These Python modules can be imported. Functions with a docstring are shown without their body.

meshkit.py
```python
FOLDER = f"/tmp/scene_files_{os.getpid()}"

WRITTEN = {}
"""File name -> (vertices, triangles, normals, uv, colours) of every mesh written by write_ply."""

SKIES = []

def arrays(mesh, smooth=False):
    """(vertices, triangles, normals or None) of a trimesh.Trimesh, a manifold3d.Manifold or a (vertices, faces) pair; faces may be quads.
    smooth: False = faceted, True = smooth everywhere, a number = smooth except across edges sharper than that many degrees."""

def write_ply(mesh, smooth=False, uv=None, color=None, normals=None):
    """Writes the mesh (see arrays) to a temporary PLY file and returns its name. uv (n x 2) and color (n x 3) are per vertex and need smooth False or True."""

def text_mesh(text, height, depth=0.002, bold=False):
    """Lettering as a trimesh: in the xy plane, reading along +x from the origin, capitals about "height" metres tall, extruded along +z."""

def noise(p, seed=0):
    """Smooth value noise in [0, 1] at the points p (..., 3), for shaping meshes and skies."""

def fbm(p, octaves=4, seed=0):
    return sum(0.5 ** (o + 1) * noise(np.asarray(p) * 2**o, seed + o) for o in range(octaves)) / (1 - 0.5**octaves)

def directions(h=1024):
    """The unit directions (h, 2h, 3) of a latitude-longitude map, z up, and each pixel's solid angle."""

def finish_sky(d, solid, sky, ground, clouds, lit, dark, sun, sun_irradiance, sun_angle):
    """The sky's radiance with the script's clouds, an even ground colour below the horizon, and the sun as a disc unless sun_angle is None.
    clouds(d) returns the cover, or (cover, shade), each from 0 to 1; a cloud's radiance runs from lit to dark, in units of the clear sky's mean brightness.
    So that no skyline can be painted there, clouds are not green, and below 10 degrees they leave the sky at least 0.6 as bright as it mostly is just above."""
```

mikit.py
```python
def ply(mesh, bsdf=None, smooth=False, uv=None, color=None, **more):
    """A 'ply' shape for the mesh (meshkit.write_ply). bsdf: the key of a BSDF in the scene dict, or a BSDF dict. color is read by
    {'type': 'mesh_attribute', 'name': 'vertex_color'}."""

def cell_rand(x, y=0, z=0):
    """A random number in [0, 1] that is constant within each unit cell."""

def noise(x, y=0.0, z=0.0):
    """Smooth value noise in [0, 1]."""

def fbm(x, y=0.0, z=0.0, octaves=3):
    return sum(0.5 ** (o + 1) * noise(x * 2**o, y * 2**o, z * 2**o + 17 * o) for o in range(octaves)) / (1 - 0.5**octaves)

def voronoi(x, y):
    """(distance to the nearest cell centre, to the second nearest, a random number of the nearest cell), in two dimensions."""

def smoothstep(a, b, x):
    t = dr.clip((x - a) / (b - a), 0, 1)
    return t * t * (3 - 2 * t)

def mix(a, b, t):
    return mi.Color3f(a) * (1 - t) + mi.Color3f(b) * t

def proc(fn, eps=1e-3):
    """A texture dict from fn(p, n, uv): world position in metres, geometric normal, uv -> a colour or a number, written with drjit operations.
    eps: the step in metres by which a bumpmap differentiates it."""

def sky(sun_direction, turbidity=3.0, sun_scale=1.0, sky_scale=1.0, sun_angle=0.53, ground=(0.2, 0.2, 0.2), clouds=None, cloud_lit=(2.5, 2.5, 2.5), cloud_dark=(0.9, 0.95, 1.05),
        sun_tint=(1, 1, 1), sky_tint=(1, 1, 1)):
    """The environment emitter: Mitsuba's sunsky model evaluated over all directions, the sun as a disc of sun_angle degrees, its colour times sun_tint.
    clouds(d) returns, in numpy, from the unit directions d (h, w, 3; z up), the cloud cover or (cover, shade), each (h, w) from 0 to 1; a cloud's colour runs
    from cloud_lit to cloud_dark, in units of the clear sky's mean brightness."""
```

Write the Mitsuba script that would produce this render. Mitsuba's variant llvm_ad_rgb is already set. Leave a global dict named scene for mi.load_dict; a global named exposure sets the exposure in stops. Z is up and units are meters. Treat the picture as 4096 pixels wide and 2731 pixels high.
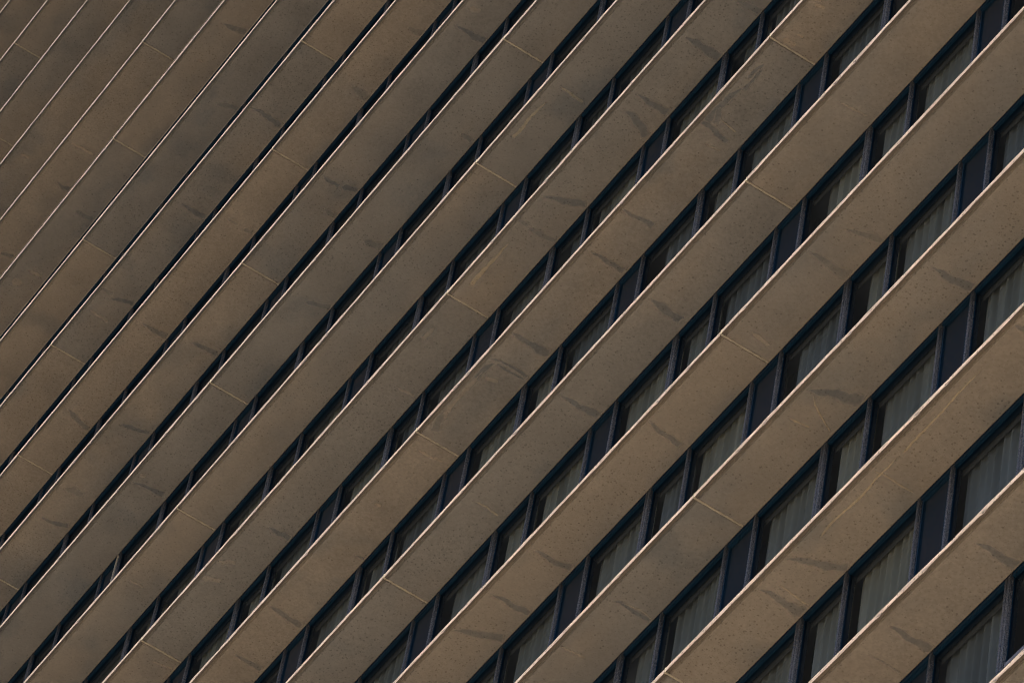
import math
import numpy as np
import drjit as dr
import mitsuba as mi
import mikit
import meshkit
from mikit import noise, fbm, voronoi, cell_rand, smoothstep, mix

T = mi.ScalarTransform4f
scene, labels = {}, {}

# ---------------------------------------------------------------- camera, sky, exposure
# x runs along the facade, y goes into the building, z is up; z = 0 is the underside of one of the ledges
CAM = np.array([48.54976, -24.78038, -72.40979])
CAM_R = np.array([[0.53962999, 0.83152419, 0.13178386], [-0.59920004, 0.48928901, -0.63368413], [-0.59140408, 0.26299007, 0.76228436]])
FOCAL = 23563.005 / 4096.0                                     # in picture widths
scene['camera'] = {'type': 'perspective', 'fov': math.degrees(2 * math.atan(0.5 / FOCAL)), 'fov_axis': 'x', 'near_clip': 0.5, 'far_clip': 20000.0,
                   'to_world': T().look_at(origin=CAM.tolist(), target=(CAM + CAM_R[2] * 50).tolist(), up=(-CAM_R[1]).tolist())}
SUN = (0.46, -0.27, 0.80)
scene['sky'] = mikit.sky(SUN, turbidity=4, sun_tint=(1.0, 0.94, 0.85), ground=(0.055, 0.053, 0.05))
exposure = 2.08

FLOOR_H, BAY_W, DEEP = 3.6, 10.2503, 0.8510                     # storey height, ledge panel length, ledge depth
EDGE_H = 0.088                                                 # height of the ledge's front edge
FRONT, GLASS = 0.864, 0.905                                    # window frame front, glass plane
GROUND_Z = CAM[2] - 1.6
LOW, HIGH = -9, 16                                             # storeys that are built out
rng = np.random.default_rng(7)


def project(P):
    q = (np.atleast_2d(P) - CAM) @ CAM_R.T
    return np.stack([0.5 + FOCAL * q[:, 0] / q[:, 2], 0.5 + FOCAL * q[:, 1] / q[:, 2] * 4096 / 2731], 1)   # 0..1 across and down the picture


# ---------------------------------------------------------------- materials
def soffit_color(p):
    x, y, z = p.x, p.y, p.z
    f = dr.floor(z / FLOOR_H + 0.5)
    panel = dr.floor(x / BAY_W)
    tone = cell_rand(panel, f, 3.0)
    broad = fbm(x * 0.33 + f * 7.3, y * 0.9, f * 3.1, octaves=4)
    mid = fbm(x * 1.5 + f * 5.1, y * 2.0 + 9.0, f * 1.7, octaves=2)
    fine = fbm(x * 28.0, y * 28.0, z * 28.0, octaves=2)
    c = mix((0.336, 0.303, 0.260), (0.264, 0.261, 0.251), smoothstep(0.36, 0.64, broad * 0.62 + tone * 0.38))
    c *= 0.88 + 0.24 * mid
    c *= 0.84 + 0.32 * fine
    # dark grime clouds
    grime = smoothstep(0.56, 0.78, fbm(x * 0.9 + 31.0, y * 1.1, f * 2.3 + 5.0, octaves=4))
    c *= mi.Color3f(1.0) - grime * mi.Color3f(0.20, 0.15, 0.09)
    # blow-holes in the cast face, more of them on some panels
    d1, _, r1 = voronoi(x * 13.0 + f * 3.3, y * 13.0)
    d2, _, r2 = voronoi(x * 30.0 + f * 1.3, y * 30.0)
    many = smoothstep(0.42, 0.62, fbm(x * 0.5 + 3.0, y * 0.6, f * 4.0 + 2.0, octaves=2))
    pit = smoothstep(0.24, 0.12, d1) * dr.select(r1 > 0.94 - 0.30 * many, 1.0, 0.0)
    pit2 = smoothstep(0.34, 0.16, d2) * dr.select(r2 > 0.80 - 0.2 * many, 1.0, 0.0)
    c *= 1.0 - 0.32 * pit
    c *= 1.0 - 0.16 * pit2
    return c


def ledge_fn(p, n, uv):
    c = soffit_color(p)
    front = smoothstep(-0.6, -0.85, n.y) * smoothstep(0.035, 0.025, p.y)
    # weathered nosing outside the drip groove
    nose = smoothstep(0.057, 0.051, p.y) * (1 - front)
    streak = fbm(p.x * 5.0, p.y * 30.0, p.z * 2.0, octaves=3)
    c = mix(c, mix((0.150, 0.128, 0.112), (0.105, 0.115, 0.132), smoothstep(-12.0, 22.0, p.z)) * (0.7 + 0.6 * streak), nose * 0.85)
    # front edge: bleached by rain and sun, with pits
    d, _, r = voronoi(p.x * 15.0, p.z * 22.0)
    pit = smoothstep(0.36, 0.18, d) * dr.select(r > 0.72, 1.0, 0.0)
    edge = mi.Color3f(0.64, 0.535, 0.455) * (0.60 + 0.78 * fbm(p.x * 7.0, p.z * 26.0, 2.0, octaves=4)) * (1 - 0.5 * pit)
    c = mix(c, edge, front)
    return dr.clip(c, 0.01, 0.9)


def mark_fn(colour, strength):
    """A mark that lies on the ledge: the ledge's own colour, tinted; uv.y runs across the mark, uv.x along it."""
    def fn(p, n, uv):
        base = soffit_color(p)
        wob = fbm(p.x * 22.0, p.y * 22.0, p.z, octaves=3)
        across = smoothstep(0.0, 0.22, 0.5 - dr.abs(uv.y - 0.5) + 0.12 * (wob - 0.5))
        along = smoothstep(0.0, 0.12, uv.x) * smoothstep(0.0, 0.05, 1.0 - uv.x)
        return dr.clip(mix(base, base * mi.Color3f(colour), across * along * strength * (0.75 + 0.5 * wob)), 0.01, 0.9)
    return fn


def diffuse(fn, rough=0.85, spec=0.25):
    return {'type': 'twosided', 'b': {'type': 'principled', 'base_color': mikit.proc(fn) if callable(fn) else {'type': 'rgb', 'value': list(fn)}, 'roughness': rough, 'specular': spec}}


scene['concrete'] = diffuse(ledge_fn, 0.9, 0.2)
scene['repair_mortar'] = diffuse(mark_fn((0.64, 0.70, 0.78), 0.85), 0.9, 0.2)
scene['faint_repair'] = diffuse(mark_fn((0.74, 0.78, 0.82), 0.8), 0.9, 0.2)
scene['lime_crack'] = diffuse(mark_fn((1.36, 1.27, 1.06), 0.9), 0.9, 0.2)
scene['faint_lime'] = diffuse(mark_fn((1.24, 1.17, 1.08), 0.7), 0.9, 0.2)
scene['sealant'] = diffuse(lambda p, n, uv: mi.Color3f(0.53, 0.49, 0.40) * (0.75 + 0.5 * fbm(p.x * 30, p.y * 14, p.z * 30)), 0.8, 0.2)
scene['dark_frame'] = diffuse(lambda p, n, uv: mi.Color3f(0.006, 0.029, 0.062) * (0.7 + 0.6 * fbm(p.x * 6, p.y * 40, p.z * 6)), 0.5, 0.12)


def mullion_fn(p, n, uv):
    """navy-grey coating; lime spots, thinned towards the top to paint in shade under the ledge"""
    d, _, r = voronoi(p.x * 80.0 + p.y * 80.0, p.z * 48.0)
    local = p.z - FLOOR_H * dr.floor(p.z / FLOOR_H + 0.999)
    lit_low = smoothstep(-0.06, -0.75, local + 0.25 * (fbm(p.x * 5.0, p.y, p.z * 3.0) - 0.5))  # painted light: pale spots grow denser away from the overhang
    spot = smoothstep(0.55, 0.22, d) * dr.select(r > 0.92 - 0.78 * lit_low, 1.0, 0.0)
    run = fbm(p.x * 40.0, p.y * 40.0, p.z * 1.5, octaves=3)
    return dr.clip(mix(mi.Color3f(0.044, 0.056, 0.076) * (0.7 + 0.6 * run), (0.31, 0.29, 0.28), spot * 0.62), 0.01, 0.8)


scene['weathered_shaded_metal'] = diffuse(mullion_fn, 0.5, 0.35)
scene['bead_metal'] = diffuse(lambda p, n, uv: mi.Color3f(0.20, 0.20, 0.22) * (0.7 + 0.6 * fbm(p.x * 30, p.y * 30, p.z * 2)), 0.4, 0.4)
scene['tinted_glass'] = {'type': 'thindielectric', 'int_ior': 1.5, 'specular_reflectance': {'type': 'rgb', 'value': [0.13, 0.18, 0.26]},
                         'specular_transmittance': {'type': 'rgb', 'value': [0.58, 0.62, 0.64]}}
scene['navy_panel'] = {'type': 'twosided', 'b': {'type': 'principled', 'base_color': {'type': 'rgb', 'value': [0.010, 0.023, 0.040]}, 'roughness': 0.12, 'specular': 0.05}}
for name, tone in (('curtain_cloth', (0.58, 0.57, 0.50)), ('grey_curtain_cloth', (0.46, 0.48, 0.47)), ('cream_curtain_cloth', (0.72, 0.68, 0.55))):
    scene[name] = diffuse(lambda p, n, uv, tone=tone: mi.Color3f(tone) * (0.66 + 0.68 * noise(p.x * 11.0, 0.0, p.z * 0.3)), 0.95, 0.0)
scene['pelmet_paint'] = diffuse((0.22, 0.22, 0.22), 0.8, 0.2)
scene['room_paint'] = diffuse((0.34, 0.37, 0.42), 0.9, 0.1)
scene['plain_concrete'] = diffuse((0.30, 0.25, 0.20), 0.9, 0.2)
scene['bounce_disc_pale'] = diffuse(lambda p, n, uv: mi.Color3f(0.52, 0.465, 0.39) * (0.9 + 0.2 * fbm(p.x * 0.3, p.y * 0.3, 0.0)), 0.9, 0.2)  # pale tone of the added disc that bounces light upward
scene['ground_paving'] = diffuse(lambda p, n, uv: mi.Color3f(0.055, 0.053, 0.05) * (0.8 + 0.4 * fbm(p.x * 0.05, p.y * 0.05, 0.0)), 0.9, 0.2)

# marks measured on the soffits: storey, kind (d repaired crack, f faint repair, l lime line, m faint lime line), points (x, y, width)
MARKS = [
    (-5, 'd', [(7.29,0.209,0.041),(7.34,0.395,0.062),(7.32,0.61,0.083),(7.31,0.848,0.103)]),
    (-5, 'd', [(5.49,0.193,0.042),(5.5,0.366,0.06),(5.49,0.598,0.077),(5.51,0.848,0.095)]),
    (-4, 'd', [(2.73,0.096,0.044),(2.89,0.329,0.058),(2.95,0.518,0.072),(3.07,0.741,0.086),(3.19,0.848,0.1)]),
    (-4, 'd', [(2.06,0.117,0.027),(2.11,0.284,0.048),(2.08,0.492,0.07),(2.08,0.678,0.091),(2.09,0.848,0.112)]),
    (-4, 'l', [(5.14,0.217,0.017),(4.91,0.237,0.017),(4.7,0.221,0.017),(4.48,0.241,0.017),(4.24,0.247,0.017),(3.93,0.23,0.017),(3.66,0.213,0.017),(3.35,0.24,0.017)]),
    (-4, 'l', [(4.73,0.112,0.013),(4.77,0.294,0.013),(4.75,0.534,0.013),(4.76,0.739,0.013)]),
    (-4, 'l', [(2.31,0.285,0.013),(2.29,0.486,0.013),(2.25,0.723,0.013),(2.26,0.813,0.013)]),
    (-5, 'f', [(4.93,0.278,0.017),(4.95,0.532,0.017),(4.93,0.772,0.017)]),
    (-3, 'd', [(2.62,0.082,0.034),(2.72,0.274,0.072),(2.86,0.54,0.11),(2.95,0.842,0.148)]),
    (-3, 'd', [(5.45,0.182,0.044),(5.48,0.377,0.063),(5.45,0.563,0.081),(5.53,0.841,0.099)]),
    (-2, 'f', [(2.06,0.129,0.035),(2.07,0.35,0.053),(2.04,0.547,0.07),(2.02,0.688,0.088),(2.08,0.848,0.105)]),
    (-2, 'f', [(2.72,0.298,0.035),(2.81,0.536,0.052),(2.88,0.844,0.07)]),
    (-4, 'd', [(7.88,0.099,0.052),(7.89,0.237,0.058),(7.88,0.397,0.063)]),
    (-2, 'm', [(0.32,0.341,0.048),(0.3,0.508,0.038),(0.28,0.676,0.029)]),
    (-3, 'l', [(2.61,0.242,0.014),(2.49,0.339,0.014),(2.37,0.52,0.014),(2.22,0.786,0.014)]),
    (-3, 'l', [(2.06,0.209,0.023),(2.07,0.362,0.018),(2.09,0.523,0.014)]),
    (-4, 'l', [(7.0,0.213,0.015),(6.5,0.209,0.015),(5.98,0.235,0.015),(5.7,0.232,0.015),(5.2,0.243,0.015)]),
    (1, 'f', [(-2.14,0.393,0.039),(-2.11,0.606,0.065),(-2.11,0.848,0.091)]),
    (1, 'd', [(-3.27,0.156,0.066),(-3.24,0.378,0.079),(-3.26,0.59,0.092),(-3.26,0.847,0.105)]),
    (0, 'd', [(-0.46,0.242,0.035),(-0.59,0.194,0.033),(-0.86,0.189,0.03)]),
    (0, 'd', [(-0.56,0.254,0.035),(-0.86,0.274,0.035),(-1.09,0.263,0.035)]),
    (0, 'd', [(-1.04,0.232,0.046),(-1.32,0.176,0.052),(-1.51,0.167,0.058),(-1.82,0.161,0.065),(-1.97,0.154,0.071)]),
    (0, 'd', [(-2.02,0.066,0.056),(-1.99,0.221,0.056),(-2.06,0.406,0.056),(-2.09,0.645,0.056)]),
    (0, 'd', [(-1.59,0.172,0.051),(-1.89,0.294,0.051)]),
    (0, 'm', [(0.1,0.184,0.075),(0.11,0.285,0.062),(0.13,0.405,0.05)]),
    (0, 'm', [(0.31,0.312,0.02),(0.32,0.413,0.02)]),
    (0, 'm', [(0.95,0.191,0.062),(0.98,0.36,0.025)]),
    (-1, 'm', [(2.07,0.204,0.019),(2.1,0.424,0.019),(2.13,0.717,0.019)]),
    (0, 'm', [(-2.33,0.369,0.02),(-2.3,0.653,0.02)]),
    (0, 'l', [(-1.78,0.299,0.015),(-1.84,0.639,0.015)]),
    (5, 'f', [(-16.26,0.536,0.095),(-16.25,0.694,0.095),(-16.2,0.848,0.095)]),
    (4, 'd', [(-13.08,0.176,0.036),(-13.07,0.398,0.054),(-13.09,0.599,0.073),(-13.06,0.843,0.091)]),
    (5, 'f', [(-18.17,0.455,0.096),(-18.22,0.684,0.096),(-18.26,0.848,0.096)]),
    (1, 'd', [(-4.72,0.201,0.04),(-4.73,0.379,0.058),(-4.75,0.565,0.075),(-4.72,0.808,0.093)]),
    (1, 'd', [(-5.14,0.196,0.04),(-5.12,0.358,0.067),(-5.23,0.603,0.094),(-5.33,0.813,0.12)]),
    (1, 'd', [(-7.49,0.132,0.041),(-7.38,0.32,0.059),(-7.29,0.524,0.077),(-7.14,0.804,0.095)]),
    (0, 'd', [(-4.22,0.065,0.031),(-4.24,0.246,0.042),(-4.22,0.482,0.054),(-4.21,0.673,0.065)]),
    (1, 'f', [(-8.15,0.097,0.055),(-8.13,0.289,0.055)]),
    (4, 'd', [(-17.69,0.543,0.078),(-17.6,0.684,0.078),(-17.55,0.818,0.078)]),
    (3, 'f', [(-12.52,0.543,0.059),(-12.52,0.798,0.059)]),
    (2, 'l', [(-7.93,0.252,0.034),(-7.94,0.466,0.034),(-7.97,0.745,0.034)]),
    (2, 'l', [(-8.34,0.255,0.023),(-8.53,0.225,0.025),(-8.86,0.205,0.028),(-9.13,0.227,0.031),(-9.38,0.211,0.034)]),
    (4, 'm', [(-12.6,0.191,0.06),(-12.52,0.397,0.06)]),
    (1, 'f', [(-8.19,0.326,0.069),(-8.16,0.538,0.069),(-8.14,0.822,0.069)]),
    (0, 'd', [(-5.28,0.158,0.032),(-5.26,0.369,0.047),(-5.28,0.578,0.063),(-5.27,0.823,0.079)]),
    (-1, 'd', [(-2.79,0.135,0.05),(-2.79,0.319,0.067),(-2.83,0.536,0.084),(-2.84,0.754,0.101)]),
    (0, 'd', [(-7.47,0.066,0.067),(-7.47,0.252,0.074),(-7.48,0.455,0.08),(-7.48,0.678,0.087),(-7.43,0.816,0.094)]),
    (0, 'd', [(-8.2,0.086,0.032),(-8.11,0.188,0.032),(-8.08,0.421,0.032),(-8.06,0.608,0.032),(-8.1,0.815,0.032)]),
    (0, 'd', [(-8.18,0.229,0.027),(-8.18,0.399,0.027),(-8.18,0.63,0.027),(-8.17,0.804,0.027)]),
    (0, 'd', [(-8.19,0.211,0.049),(-8.4,0.175,0.049),(-8.66,0.172,0.049)]),
    (0, 'f', [(-9.63,0.146,0.082),(-10.04,0.236,0.082)]),
    (-1, 'd', [(-5.26,0.135,0.031),(-5.25,0.314,0.051),(-5.25,0.535,0.07),(-5.22,0.84,0.09)]),
    (-2, 'd', [(-2.02,0.114,0.029),(-2.08,0.307,0.044),(-2.08,0.566,0.059),(-2.11,0.744,0.073)]),
    (3, 'f', [(-15.74,0.469,0.091),(-15.7,0.662,0.091),(-15.64,0.82,0.091)]),
    (1, 'l', [(-8.62,0.23,0.022),(-9.0,0.238,0.028),(-9.29,0.223,0.033),(-9.61,0.224,0.039),(-9.85,0.23,0.044)]),
    (0, 'm', [(-8.54,0.267,0.054),(-8.48,0.483,0.038)]),
    (1, 'm', [(-11.01,0.243,0.042),(-11.36,0.226,0.042)]),
    (1, 'm', [(-12.53,0.436,0.04),(-12.52,0.784,0.023)]),
    (0, 'm', [(-8.34,0.168,0.041),(-8.86,0.163,0.041),(-9.38,0.157,0.041),(-10.07,0.253,0.041)]),
    (0, 'm', [(-10.56,0.249,0.033),(-10.55,0.445,0.033)]),
    (-2, 'd', [(-5.22,0.157,0.03),(-5.21,0.356,0.045),(-5.25,0.57,0.061),(-5.15,0.819,0.076)]),
    (-2, 'd', [(-6.41,0.165,0.031),(-6.35,0.342,0.05),(-6.38,0.567,0.07),(-6.34,0.836,0.089)]),
    (-2, 'd', [(-7.42,0.078,0.039),(-7.3,0.266,0.06),(-7.19,0.488,0.082),(-7.03,0.806,0.103)]),
    (-3, 'd', [(-2.35,0.185,0.029),(-2.28,0.313,0.034),(-2.31,0.478,0.038),(-2.33,0.668,0.043),(-2.3,0.827,0.048)]),
    (-3, 'l', [(-2.29,0.32,0.012),(-2.26,0.471,0.012),(-2.23,0.63,0.012),(-2.28,0.835,0.012)]),
    (0, 'd', [(-13.19,0.67,0.028),(-13.17,0.831,0.028)]),
    (0, 'm', [(-10.56,0.451,0.028),(-10.51,0.706,0.028)]),
    (-1, 'l', [(-7.94,0.271,0.016),(-7.92,0.454,0.021),(-7.96,0.722,0.026)]),
    (0, 'm', [(-12.01,0.307,0.034),(-12.01,0.425,0.034)]),
    (-3, 'm', [(-3.56,0.083,0.019),(-3.52,0.507,0.019)]),
    (8, 'd', [(-26.47,0.284,0.043),(-26.45,0.533,0.084),(-26.37,0.848,0.124)]),
    (7, 'f', [(-25.71,0.399,0.052),(-25.6,0.591,0.07),(-25.54,0.842,0.087)]),
    (6, 'd', [(-22.62,0.084,0.04),(-22.56,0.277,0.06),(-22.6,0.55,0.081),(-22.62,0.825,0.101)]),
    (6, 'd', [(-25.67,0.262,0.052),(-25.68,0.463,0.063),(-25.69,0.687,0.074),(-25.64,0.833,0.086)]),
    (9, 'd', [(-35.49,0.483,0.046),(-35.54,0.666,0.061),(-35.5,0.848,0.077)]),
    (8, 'f', [(-33.05,0.372,0.074),(-33.02,0.81,0.074)]),
    (4, 'd', [(-17.7,0.139,0.047),(-17.71,0.356,0.063),(-17.69,0.508,0.078)]),
    (4, 'f', [(-18.35,0.559,0.047),(-18.38,0.838,0.079)]),
    (5, 'f', [(-22.56,0.188,0.04),(-22.57,0.469,0.04)]),
    (9, 'm', [(-34.3,0.182,0.03),(-34.26,0.433,0.03),(-34.27,0.754,0.03)]),
    (8, 'm', [(-27.66,0.343,0.029),(-27.65,0.509,0.029)]),
    (10, 'm', [(-38.2,0.25,0.047),(-38.17,0.457,0.047)]),
    (6, 'f', [(-28.72,0.047,0.053),(-28.7,0.253,0.053),(-28.67,0.346,0.053)]),
    (6, 'd', [(-28.84,0.356,0.053),(-28.69,0.573,0.07),(-28.65,0.838,0.088)]),
    (5, 'd', [(-26.0,0.209,0.041),(-26.0,0.451,0.061),(-26.02,0.637,0.081),(-25.96,0.847,0.102)]),
    (4, 'd', [(-22.84,0.255,0.065),(-22.8,0.513,0.073),(-22.75,0.82,0.082)]),
    (5, 'd', [(-28.96,0.202,0.052),(-29.12,0.538,0.078),(-29.19,0.825,0.104)]),
    (4, 'd', [(-25.55,0.23,0.067),(-25.47,0.526,0.067),(-25.4,0.822,0.067)]),
    (5, 'f', [(-22.58,0.613,0.066),(-22.55,0.799,0.066)]),
    (9, 'd', [(-38.2,0.496,0.062),(-38.09,0.795,0.062)]),
    (3, 'f', [(-17.67,0.387,0.062),(-17.47,0.84,0.062)]),
    (8, 'm', [(-35.24,0.37,0.075),(-35.21,0.739,0.045)]),
    (8, 'm', [(-35.77,0.251,0.114),(-35.67,0.467,0.114)]),
    (6, 'm', [(-29.37,0.144,0.035),(-29.39,0.371,0.035),(-29.42,0.643,0.035)]),
    (3, 'd', [(-23.6,0.119,0.032),(-23.52,0.333,0.048),(-23.5,0.553,0.065),(-23.48,0.767,0.081)]),
    (4, 'd', [(-28.71,0.205,0.051),(-28.72,0.38,0.063),(-28.65,0.581,0.074),(-28.59,0.787,0.085)]),
    (4, 'f', [(-27.75,0.194,0.085),(-27.67,0.384,0.085),(-27.67,0.591,0.085)]),
    (1, 'd', [(-16.69,0.384,0.044),(-16.69,0.595,0.067),(-16.68,0.836,0.089)]),
    (0, 'd', [(-15.11,0.117,0.043),(-15.13,0.422,0.062),(-15.15,0.812,0.08)]),
    (0, 'd', [(-16.45,0.236,0.044),(-16.46,0.535,0.058),(-16.44,0.803,0.073)]),
    (1, 'm', [(-18.5,0.061,0.075),(-18.35,0.398,0.06)]),
    (2, 'm', [(-22.59,0.225,0.032),(-22.57,0.531,0.025)]),
    (3, 'm', [(-23.33,0.125,0.048),(-23.33,0.251,0.048)]),
    (1, 'm', [(-17.99,0.116,0.06),(-17.79,0.358,0.06)]),
    (1, 'm', [(-20.81,0.376,0.025),(-20.72,0.814,0.025)]),
]


# ---------------------------------------------------------------- helpers
def put(key, shape):
    k, n = key, 0
    while k in scene:
        n += 1
        k = '%s_%03d' % (key, n)
    scene[k] = shape
    return k


class MB:
    def __init__(self):
        self.v, self.f, self.uv = [], [], []

    def add(self, v, f, uv=None):
        at = sum(len(a) for a in self.v)
        self.v.append(np.asarray(v, float)); self.f.append(np.asarray(f) + at)
        if uv is not None:
            self.uv.append(np.asarray(uv, float))

    def box(self, x0, x1, y0, y1, z0, z1):
        v = [(x, y, z) for x in (x0, x1) for y in (y0, y1) for z in (z0, z1)]
        self.add(v, [[0, 1, 3], [0, 3, 2], [4, 6, 7], [4, 7, 5], [0, 4, 5], [0, 5, 1], [2, 3, 7], [2, 7, 6], [0, 2, 6], [0, 6, 4], [1, 5, 7], [1, 7, 3]])

    def loft(self, rings):
        """closed sections of equal length, joined, with fan caps"""
        rings = np.asarray(rings, float); n, m = rings.shape[:2]
        i, j = np.meshgrid(np.arange(n - 1), np.arange(m), indexing='ij')
        a, b, c, d = i * m + j, i * m + (j + 1) % m, (i + 1) * m + (j + 1) % m, (i + 1) * m + j
        f = np.concatenate([np.stack([a, b, c], -1).reshape(-1, 3), np.stack([a, c, d], -1).reshape(-1, 3)])
        cap = [[0, k + 1, k] for k in range(1, m - 1)] + [[(n - 1) * m, (n - 1) * m + k, (n - 1) * m + k + 1] for k in range(1, m - 1)]
        self.add(rings.reshape(-1, 3), np.vstack([f, cap]))

    def mesh(self):
        return np.vstack(self.v), np.vstack(self.f)

    def shape(self, bsdf, **kw):
        v, f = self.mesh()
        uv = np.vstack(self.uv) if self.uv else None
        return mikit.ply((v, f), bsdf, uv=uv, **kw)


def inside(P, margin=0.0):
    q = project(P)
    return bool(((q > -margin) & (q < 1 + margin)).all(1).any())


# ---------------------------------------------------------------- ground
g = MB()
R = 6000.0
ang = np.linspace(0, 2 * math.pi, 97)[:-1]
v = [[0, 0, GROUND_Z]] + [[R * math.cos(a), R * math.sin(a), GROUND_Z] for a in ang]
g.add(v, [[0, k + 1, (k + 1) % 96 + 1] for k in range(96)])
scene['ground'] = g.shape('ground_paving')
v2 = [[-8, -24, GROUND_Z + 0.02]] + [[-8 + 92 * math.cos(a), -24 + 92 * math.sin(a), GROUND_Z + 0.02] for a in ang]  # added unseen disc, sized to bounce sunlight onto the undersides
g2 = MB(); g2.add(v2, [[0, k + 1, (k + 1) % 96 + 1] for k in range(96)])
scene['bounce_disc'] = g2.shape('bounce_disc_pale')
labels['bounce_disc'] = {'label': 'added pale disc below the tower, outside the picture, bouncing light up to the soffits', 'category': 'bounce_disc', 'kind': 'structure'}
labels['ground'] = {'label': 'paved ground far below the tower, outside the picture', 'category': 'ground', 'kind': 'structure'}

B = 'office_building'
labels[B] = {'label': 'brown concrete tower facade with stacked projecting ledges over dark recessed windows', 'category': 'building'}

# ---------------------------------------------------------------- ledges: one cast panel per bay and storey
# section (y, z), from the front edge's foot round the soffit with its drip groove
LIP = 0.010                                                    # the front edge; the sealant stands proud of it
SECTION = [(LIP + 0.004, 0.0), (0.053, 0.0), (0.054, 0.030), (0.072, 0.030), (0.073, 0.007), (0.080, 0.007), (0.081, 0.022), (0.090, 0.022), (0.091, 0.0),
           (0.30, 0.0), (0.60, 0.0), (DEEP, 0.0), (DEEP, 0.10), (0.40, 0.104), (LIP + 0.008, EDGE_H + 0.006), (LIP, EDGE_H), (LIP, 0.045), (LIP, 0.004)]



def panel_drift(F, i, x):
    """how far a panel's underside is out of level, in metres"""
    return 0.0025 * np.sin(x * 0.7 + 37.0 * F + i) + 0.0025 * math.sin(12.9 * F + 78.2 * i)


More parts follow.
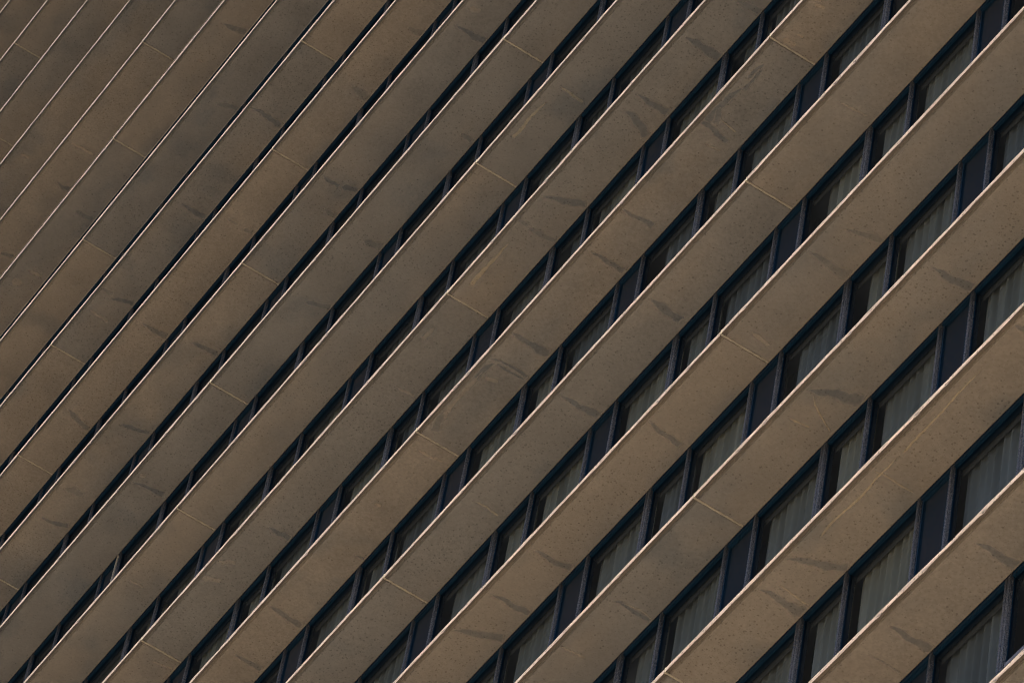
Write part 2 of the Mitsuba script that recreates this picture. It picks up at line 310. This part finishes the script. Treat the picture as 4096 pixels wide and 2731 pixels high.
def ledge_mesh(x0, x1, z, seed, F, i):
    xs = np.linspace(x0 + 0.027, x1 - 0.027, 125)
    s = np.array(SECTION)
    wob = (meshkit.fbm(np.stack([xs * 3.1, xs * 0 + seed, xs * 0], 1), 3) - 0.5) * 0.010
    wob2 = (meshkit.fbm(np.stack([xs * 4.3, xs * 0 + seed, xs * 0 + 9], 1), 3) - 0.5) * 0.010
    r = np.random.default_rng(seed)
    chips = np.zeros(len(xs))
    for _ in range(r.integers(3, 7)):
        chips[r.integers(2, len(xs) - 2)] = r.uniform(0.006, 0.018)
    drift = panel_drift(F, i, xs)
    lean = 0.003 * math.sin(31.7 * F + 11.3 * i)
    rings = []
    for k, x in enumerate(xs):
        y, zz = s[:, 0].copy(), s[:, 1].copy()
        y[[0, -1]] += chips[k] * 0.8 + wob[k]; y[-2] += wob[k]; y[[-3, -4]] += wob2[k]; y[:10] += lean; y[-4:] += lean
        zz[[0, 1]] += wob2[k] * 0.15
        zz[[-1, 0]] += chips[k] * 0.5
        zz[[-3, -4]] += wob[k] * 0.8 - chips[(k * 7 + 3) % len(xs)] * 0.6
        rings.append(np.stack([np.full(len(s), x), y, z + zz + drift[k]], 1))
    m = MB(); m.loft(np.array(rings))
    return m


PANELS = {}
for F in range(HIGH, LOW - 1, -1):
    for i in range(-7, 4):
        x0, x1, z = i * BAY_W, (i + 1) * BAY_W, F * FLOOR_H
        P = np.array([[x, y, z] for x in np.linspace(x0, x1, 40) for y in (0, DEEP)])
        if not inside(P, 0.25):
            continue
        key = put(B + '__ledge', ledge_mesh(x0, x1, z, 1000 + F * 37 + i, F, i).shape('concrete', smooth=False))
        PANELS[F, i] = key

# the beads of sealant in the joints between panels: one at each panel's left end
bead_n = 30
for (F, i), key in PANELS.items():
    x, z = i * BAY_W, F * FLOOR_H
    r = np.random.default_rng((F + 50) * 91 + i)
    m = MB(); rings = []
    path = [(0.006 - 0.004 * r.random(), EDGE_H + 0.002, 0.010, 1)] + [(0.002, h, 0.012, 1) for h in (0.07, 0.045, 0.02)] + [(0.004, -0.006, 0.013, 2)] \
        + [(y, -0.007, 0.0, 0) for y in np.linspace(0.018, DEEP - 0.004, bead_n)]
    for k, (y, h, d, kind) in enumerate(path):
        w = 0.0185 + 0.004 * (r.random() - 0.5)
        dx = 0.004 * (r.random() - 0.5)
        a = np.linspace(0, 2 * math.pi, 9)[:-1]
        if kind == 1:
            ring = np.stack([x + dx + w * np.cos(a), LIP + 0.004 + (y - LIP - 0.004) * (0.5 + 0.5 * np.sin(a)) + 0.03 * (0.5 - 0.5 * np.sin(a)), np.full(8, z + h)], 1)
        elif kind == 2:
            ring = np.stack([x + dx + w * np.cos(a), y - 0.012 * (0.5 + 0.5 * np.sin(a)) + 0.02 * (0.5 - 0.5 * np.sin(a)), z - 0.010 * (0.5 + 0.5 * np.sin(a)) + 0.02 * (0.5 - 0.5 * np.sin(a))], 1)
        else:
            ring = np.stack([x + dx + w * np.cos(a), np.full(8, y), z + 0.012 - 0.016 * np.sin(a) - 0.004 * r.random()], 1)
        rings.append(ring)
    m.loft(np.array(rings))
    put(key + '__sealant_joint', m.shape('sealant', smooth=50))
    m = MB(); m.box(x - 0.0265, x + 0.0265, LIP + 0.02, DEEP - 0.002, z + 0.026, z + 0.088)
    put(key + '__joint_backer', m.shape('dark_frame'))

# ---------------------------------------------------------------- repaired cracks and lime lines on the soffits
KINDS = {'d': ('repair_patch', 'repair_mortar'), 'f': ('repair_patch', 'faint_repair'), 'l': ('lime_crack', 'lime_crack'), 'm': ('lime_crack', 'faint_lime')}


def mark_mesh(F, pts, seed, thick):
    P = np.array(pts, float)
    r = np.random.default_rng(seed)
    n = max(8, int(np.linalg.norm(np.diff(P[:, :2], axis=0), axis=1).sum() / 0.03))
    d = np.r_[0, np.cumsum(np.linalg.norm(np.diff(P[:, :2], axis=0), axis=1))]
    t = np.linspace(0, d[-1], n)
    c = np.stack([np.interp(t, d, P[:, k]) for k in range(3)], 1)
    c[1:-1, :2] = (c[:-2, :2] + 2 * c[1:-1, :2] + c[2:, :2]) / 4
    tan = np.gradient(c[:, :2], axis=0); tan /= np.linalg.norm(tan, axis=1, keepdims=True) + 1e-9
    nor = np.stack([-tan[:, 1], tan[:, 0]], 1)
    c[:, :2] += nor * ((meshkit.fbm(np.stack([t * 14, t * 0 + seed, t * 0], 1), 3) - 0.5) * 0.012)[:, None]
    w = np.maximum(c[:, 2], 0.012)[:, None] * 1.95
    la = 0.5 + (meshkit.fbm(np.stack([t * 9, t * 0 + seed, t * 0 + 3], 1), 3)[:, None] - 0.5) * 0.5
    lb = 0.5 + (meshkit.fbm(np.stack([t * 9, t * 0 + seed, t * 0 + 8], 1), 3)[:, None] - 0.5) * 0.5
    taper = np.minimum(1, np.linspace(0.25, 3.0, n))[:, None]
    A, Bp = c[:, :2] + nor * w * la * taper, c[:, :2] - nor * w * lb * taper
    z = F * FLOOR_H
    dr_ = panel_drift(F, math.floor(P[len(P) // 2, 0] / BAY_W), c[:, :1])
    A[:, 1] = np.clip(A[:, 1], 0.094, DEEP - 0.003); Bp[:, 1] = np.clip(Bp[:, 1], 0.094, DEEP - 0.003)
    rings, uvs = [], []
    for k in range(n):
        zz = z + dr_[k, 0]
        rings.append([[*A[k], zz + 0.003], [*A[k], zz - thick], [*((A[k] + Bp[k]) / 2), zz - thick * 1.4], [*Bp[k], zz - thick], [*Bp[k], zz + 0.003]])
        uvs += [[k / (n - 1), q] for q in (0, 0, 0.5, 1, 1)]
    m = MB(); m.loft(np.array(rings)); m.uv = [np.array(uvs)]
    return m


for n_, (F, k, pts) in enumerate(MARKS):
    i = math.floor(pts[len(pts) // 2][0] / BAY_W)
    if (F, i) in PANELS:
        name, bsdf = KINDS[k]
        put(PANELS[F, i] + '__' + name, mark_mesh(F, pts, n_ + 40, 0.002 + 0.0007 * (n_ % 3)).shape(bsdf))

# ---------------------------------------------------------------- windows
# right-hand edges of the mullions as fractions of a bay, mullion widths, and what fills the opening to the right of each
EDGES = [0.0340, 0.2005, 0.3030, 0.4650, 0.5375, 0.7020, 0.8025, 0.9610]
MULL_W = [0.085, 0.155, 0.085, 0.085, 0.085, 0.155, 0.085, 0.085]
FILL = ['wide', 'medium', 'wide', 'narrow', 'wide', 'medium', 'wide', 'narrow']
TOP, BOTTOM = 0.012, -2.62                                      # frame top and sill, from the storey's soffit


def opening(e):
    x0 = EDGES[e] * BAY_W
    x1 = (EDGES[e + 1] if e < 7 else EDGES[0] + 1) * BAY_W - MULL_W[(e + 1) % 8]
    return x0, x1


def frame_mesh(w, sash):
    m = MB()
    hd = 0.066
    e = 0.0
    m.box(e, w - e, FRONT, 0.985, -hd, TOP)                      # head
    m.box(e, w - e, FRONT + 0.024, 0.985, -hd - 0.016, -hd)      # stepped bead under the head
    m.box(e, w - e, FRONT, 0.985, BOTTOM, BOTTOM + 0.06)
    for x0 in (0.0, w - 0.008):
        m.box(x0, x0 + 0.008, FRONT + 0.030, 0.985, BOTTOM + 0.06, -hd - 0.016)
    if sash:                                                    # the opening light stands a little proud
        for (a, b, z0, z1) in ((0.022, w - 0.022, -hd - 0.046, -hd - 0.018), (0.022, 0.047, BOTTOM + 0.06, -hd - 0.046), (w - 0.047, w - 0.022, BOTTOM + 0.06, -hd - 0.046)):
            m.box(a, b, FRONT + 0.016, GLASS + 0.02, z0, z1)
    return m


def pane_mesh(w):
    m = MB(); a, z0, z1 = 0.01, BOTTOM + 0.05, -0.05
    m.add([[a, GLASS, z0], [w - a, GLASS, z0], [w - a, GLASS, z1], [a, GLASS, z1]], [[0, 1, 2], [0, 2, 3]])
    return m


def panel_mesh(w):
    m = MB(); m.box(0.012, w - 0.012, GLASS, GLASS + 0.03, BOTTOM + 0.05, -0.05)
    return m


def curtain_mesh(w, a, b, seed):
    r = np.random.default_rng(seed)
    xs = np.linspace(w * a, w * b, int(w * (b - a) / 0.012) + 4)
    ph = np.cumsum(0.012 * 2 * math.pi / (0.15 + 0.05 * meshkit.noise(np.stack([xs * 5, xs * 0 + seed, xs * 0], 1))))
    y = 1.075 + 0.028 * np.sin(ph) + 0.008 * np.sin(ph * 0.37 + seed)
    zs = [0.012, -0.9, -1.8, BOTTOM + 0.02]
    v = np.array([[x, yy + 0.004 * k * math.sin(x * 9 + seed), z] for k, z in enumerate(zs) for x, yy in zip(xs, y)])
    n = len(xs); j, k = np.meshgrid(np.arange(n - 1), np.arange(len(zs) - 1), indexing='ij')
    q = (k * n + j).ravel()
    m = MB(); m.add(v, np.vstack([np.stack([q, q + 1, q + n + 1], 1), np.stack([q, q + n + 1, q + n], 1)]))
    return m


def mullion_mesh(w):
    """Plan outline of the mullion with its stepped beads, standing from sill to head; its right face is x = 0."""
    pts = [(-w + 0.004, FRONT - 0.006), (-w + 0.030 if w < 0.12 else -w + 0.052, FRONT - 0.006)]
    if w > 0.12:
        pts += [(-w + 0.054, FRONT + 0.006), (-w + 0.064, FRONT + 0.006), (-w + 0.066, FRONT - 0.006)]
    pts += [(-0.034, FRONT - 0.006), (-0.032, FRONT + 0.008), (-0.026, FRONT + 0.008), (-0.024, FRONT - 0.002), (-0.014, FRONT - 0.002), (-0.012, FRONT + 0.014), (0.0, FRONT + 0.014),
            (0.0, 0.985), (-w, 0.985), (-w, FRONT)]
    p = np.array(pts)
    m = MB(); m.loft(np.array([np.column_stack([p, np.full(len(p), z)]) for z in np.linspace(BOTTOM, TOP - 0.002, 6)]))
    # caps of an outline that is not convex: the ends are hidden in head and sill
    return m


FRAMES, PANES, MULLS = {}, {}, {}
for e in range(8):
    a, b = opening(e); w = b - a
    FRAMES[e] = frame_mesh(w, FILL[e] == 'narrow').shape('dark_frame')
    PANES[e] = panel_mesh(w).shape('navy_panel') if FILL[e] == 'narrow' else pane_mesh(w).shape('tinted_glass')
    MULLS[e] = mullion_mesh(MULL_W[e]).shape('weathered_shaded_metal')
def pelmet_mesh(w):
    m = MB(); m.box(0.0, w, 1.008, 1.026, -0.150, 0.010)
    return m


PELMETS = {e: pelmet_mesh(opening(e)[1] - opening(e)[0]).shape('pelmet_paint') for e in range(8) if FILL[e] != 'narrow'}
CURTAINS = {(e, k): curtain_mesh(opening(e)[1] - opening(e)[0], lo, hi, 60 + e * 5 + k).shape('curtain_cloth')
            for e in range(8) if FILL[e] != 'narrow' for k, (lo, hi) in enumerate(((0.02, 0.98), (0.22, 0.98), (0.10, 0.98), (0.02, 0.84)))}


def seen_area(x0, x1, F, y=GLASS):
    """Share of the picture taken by the part of an opening that shows between the ledge above and the ledge below it."""
    import shapely
    z = F * FLOOR_H
    lip = z - FLOOR_H + 0.10
    zb = []
    for x in (x0, x1):                                          # where the sight line over the lower ledge's edge meets the glass
        s = (z - CAM[2]) / (0 - CAM[1])
        zb.append(lip + (lip - CAM[2]) / (LIP - CAM[1]) * (y - LIP))
    P = np.array([[x0, y, z], [x1, y, z], [x1, y, max(BOTTOM + z, zb[1])], [x0, y, max(BOTTOM + z, zb[0])]])
    if zb[0] >= z - 0.02:
        return 0.0
    q = project(P)
    if not np.isfinite(q).all():
        return 0.0
    return shapely.Polygon(q).buffer(0).intersection(shapely.box(0, 0, 1, 1)).area


cells = []
for F in range(LOW, HIGH + 1):
    for i in range(-7, 4):
        if (F, i) not in PANELS:
            continue
        for e in range(8):
            a, b = opening(e)
            cells.append((seen_area(i * BAY_W + a - 0.1, i * BAY_W + b, F), F, i, e))
cells.sort(key=lambda c: (-c[0], c[1], c[2], c[3]))
shown = [c for c in cells if c[0] > 0]
print('cells', len(cells), 'shown', len(shown))
ORD = dict(enumerate('first second third fourth fifth sixth seventh eighth ninth tenth eleventh twelfth thirteenth fourteenth fifteenth sixteenth seventeenth eighteenth'.split()))
rest = {'frame': MB(), 'pane': MB(), 'panel': MB(), 'mullion': MB()}
curtained = []
CUT = 6.0e-4
for n_, (area, F, i, e) in enumerate(cells):
    a, b = opening(e)
    x, z = i * BAY_W, F * FLOOR_H
    at, mat = T().translate([x + a, 0, z]), T().translate([x + EDGES[e] * BAY_W, 0, z])
    if n_ < 300 and area > 0:
        k = put(B + '__window', {**FRAMES[e], 'to_world': at})
        scene[k + ('__dark_panel' if FILL[e] == 'narrow' else '__pane')] = {**PANES[e], 'to_world': at}
        put(B + '__mullion', {**MULLS[e], 'to_world': mat})
        if FILL[e] == 'medium' and F <= -4:                     # the cross bar of the opening light shows only on the lowest storeys
            m = MB(); m.box(0.008, b - a - 0.008, FRONT + 0.006, GLASS + 0.03, -1.735, -1.665)
            scene[k + '__transom'] = {**m.shape('bead_metal'), 'to_world': at}
        if (F, i, e) == (3, -3, 3):                             # one narrow leaf stands ajar
            m = MB(); m.box(b - a - 0.030, b - a - 0.010, FRONT - 0.030, FRONT + 0.012, -1.6, -0.06)
            scene[k + '__ajar_leaf'] = {**m.shape('sealant'), 'to_world': at}
            labels[k + '__ajar_leaf'] = {'label': 'pale edge of a narrow window leaf standing ajar'}
        if FILL[e] != 'narrow' and area > 0.8e-4:
            scene[k + '__pelmet'] = {**PELMETS[e], 'to_world': at}
        if FILL[e] != 'narrow' and area > CUT:
            curtained.append((F, i, e, at))
    else:
        for nm, src in (('frame', FRAMES[e]), ('panel' if FILL[e] == 'narrow' else 'pane', PANES[e]), ('mullion', MULLS[e])):
            vv, ff = meshkit.WRITTEN[src['filename']][:2]
            rest[nm].add(vv + np.array([x + (EDGES[e] * BAY_W if nm == 'mullion' else a), 0, z]), ff)
for nm, key, bsdf in (('frame', 'far_window_frame', 'dark_frame'), ('pane', 'far_window_pane', 'tinted_glass'), ('panel', 'far_dark_panel', 'navy_panel'), ('mullion', 'far_mullion', 'weathered_shaded_metal')):
    if rest[nm].v:
        scene[B + '__' + key] = rest[nm].shape(bsdf)
        labels[B + '__' + key] = {'kind': 'stuff'}

# curtains hang inside the rooms behind the larger openings; rows are counted from the lowest one in view, windows from the right
rows = sorted({F for F, i, e, _ in curtained})
for F in rows:
    line = sorted((c for c in curtained if c[0] == F), key=lambda c: -(c[1] * 8 + c[2]))
    for n_, (_, i, e, at) in enumerate(line):
        r = np.random.default_rng((F + 50) * 7700 + (i + 20) * 13 + e)
        cloth = str(r.choice(['curtain_cloth', 'grey_curtain_cloth', 'cream_curtain_cloth'], p=[0.5, 0.25, 0.25]))
        k = put('curtain', {**CURTAINS[e, int(r.choice(4, p=[0.6, 0.1, 0.2, 0.1]))], 'bsdf': {'type': 'ref', 'id': cloth}, 'to_world': at})
        labels[k] = {'label': 'pale curtain, %s curtained pane from the right, %s window row from the bottom' % (ORD[n_], ORD[rows.index(F)]), 'category': 'curtain',
                     'group': 'curtains hanging behind the windows'}
print('curtains', len(curtained), 'rows', len(rows), 'longest', max(len([c for c in curtained if c[0] == F]) for F in rows))

# ---------------------------------------------------------------- what stands behind: aprons, floor plates, rooms, shaft
X0, X1, ZB = -7 * BAY_W, 4 * BAY_W, (LOW - 1) * FLOOR_H
m = MB()
for F in range(LOW, HIGH + 1):
    z = F * FLOOR_H
    m.box(X0, X1, FRONT + 0.02, 1.02, z - FLOOR_H + 0.11, z + BOTTOM + 0.001)
scene[B + '__apron_wall'] = m.shape('plain_concrete')
m = MB()
for F in range(LOW - 1, HIGH + 1):
    z = F * FLOOR_H
    m.box(X0, X1, 0.99, 7.0, z + 0.014, z + 0.109)
scene[B + '__floor_plate'] = m.shape('room_paint')
m = MB()
m.box(X0, X1, 7.0, 30.0, ZB, HIGH * FLOOR_H + 2)
for i in range(-7, 5):
    m.box(i * BAY_W - 0.08, i * BAY_W + 0.08, 1.25, 6.995, ZB, HIGH * FLOOR_H - 0.01)
scene[B + '__core_wall'] = m.shape('room_paint')
m = MB()
m.box(X0 + 0.01, X1 - 0.01, 0.88, 29.9, GROUND_Z - 0.5, ZB + 0.01)
m.box(X0 + 0.01, X1 - 0.01, 0.88, 29.9, HIGH * FLOOR_H + 0.12, HIGH * FLOOR_H + 16)
scene[B + '__shaft'] = m.shape('plain_concrete')
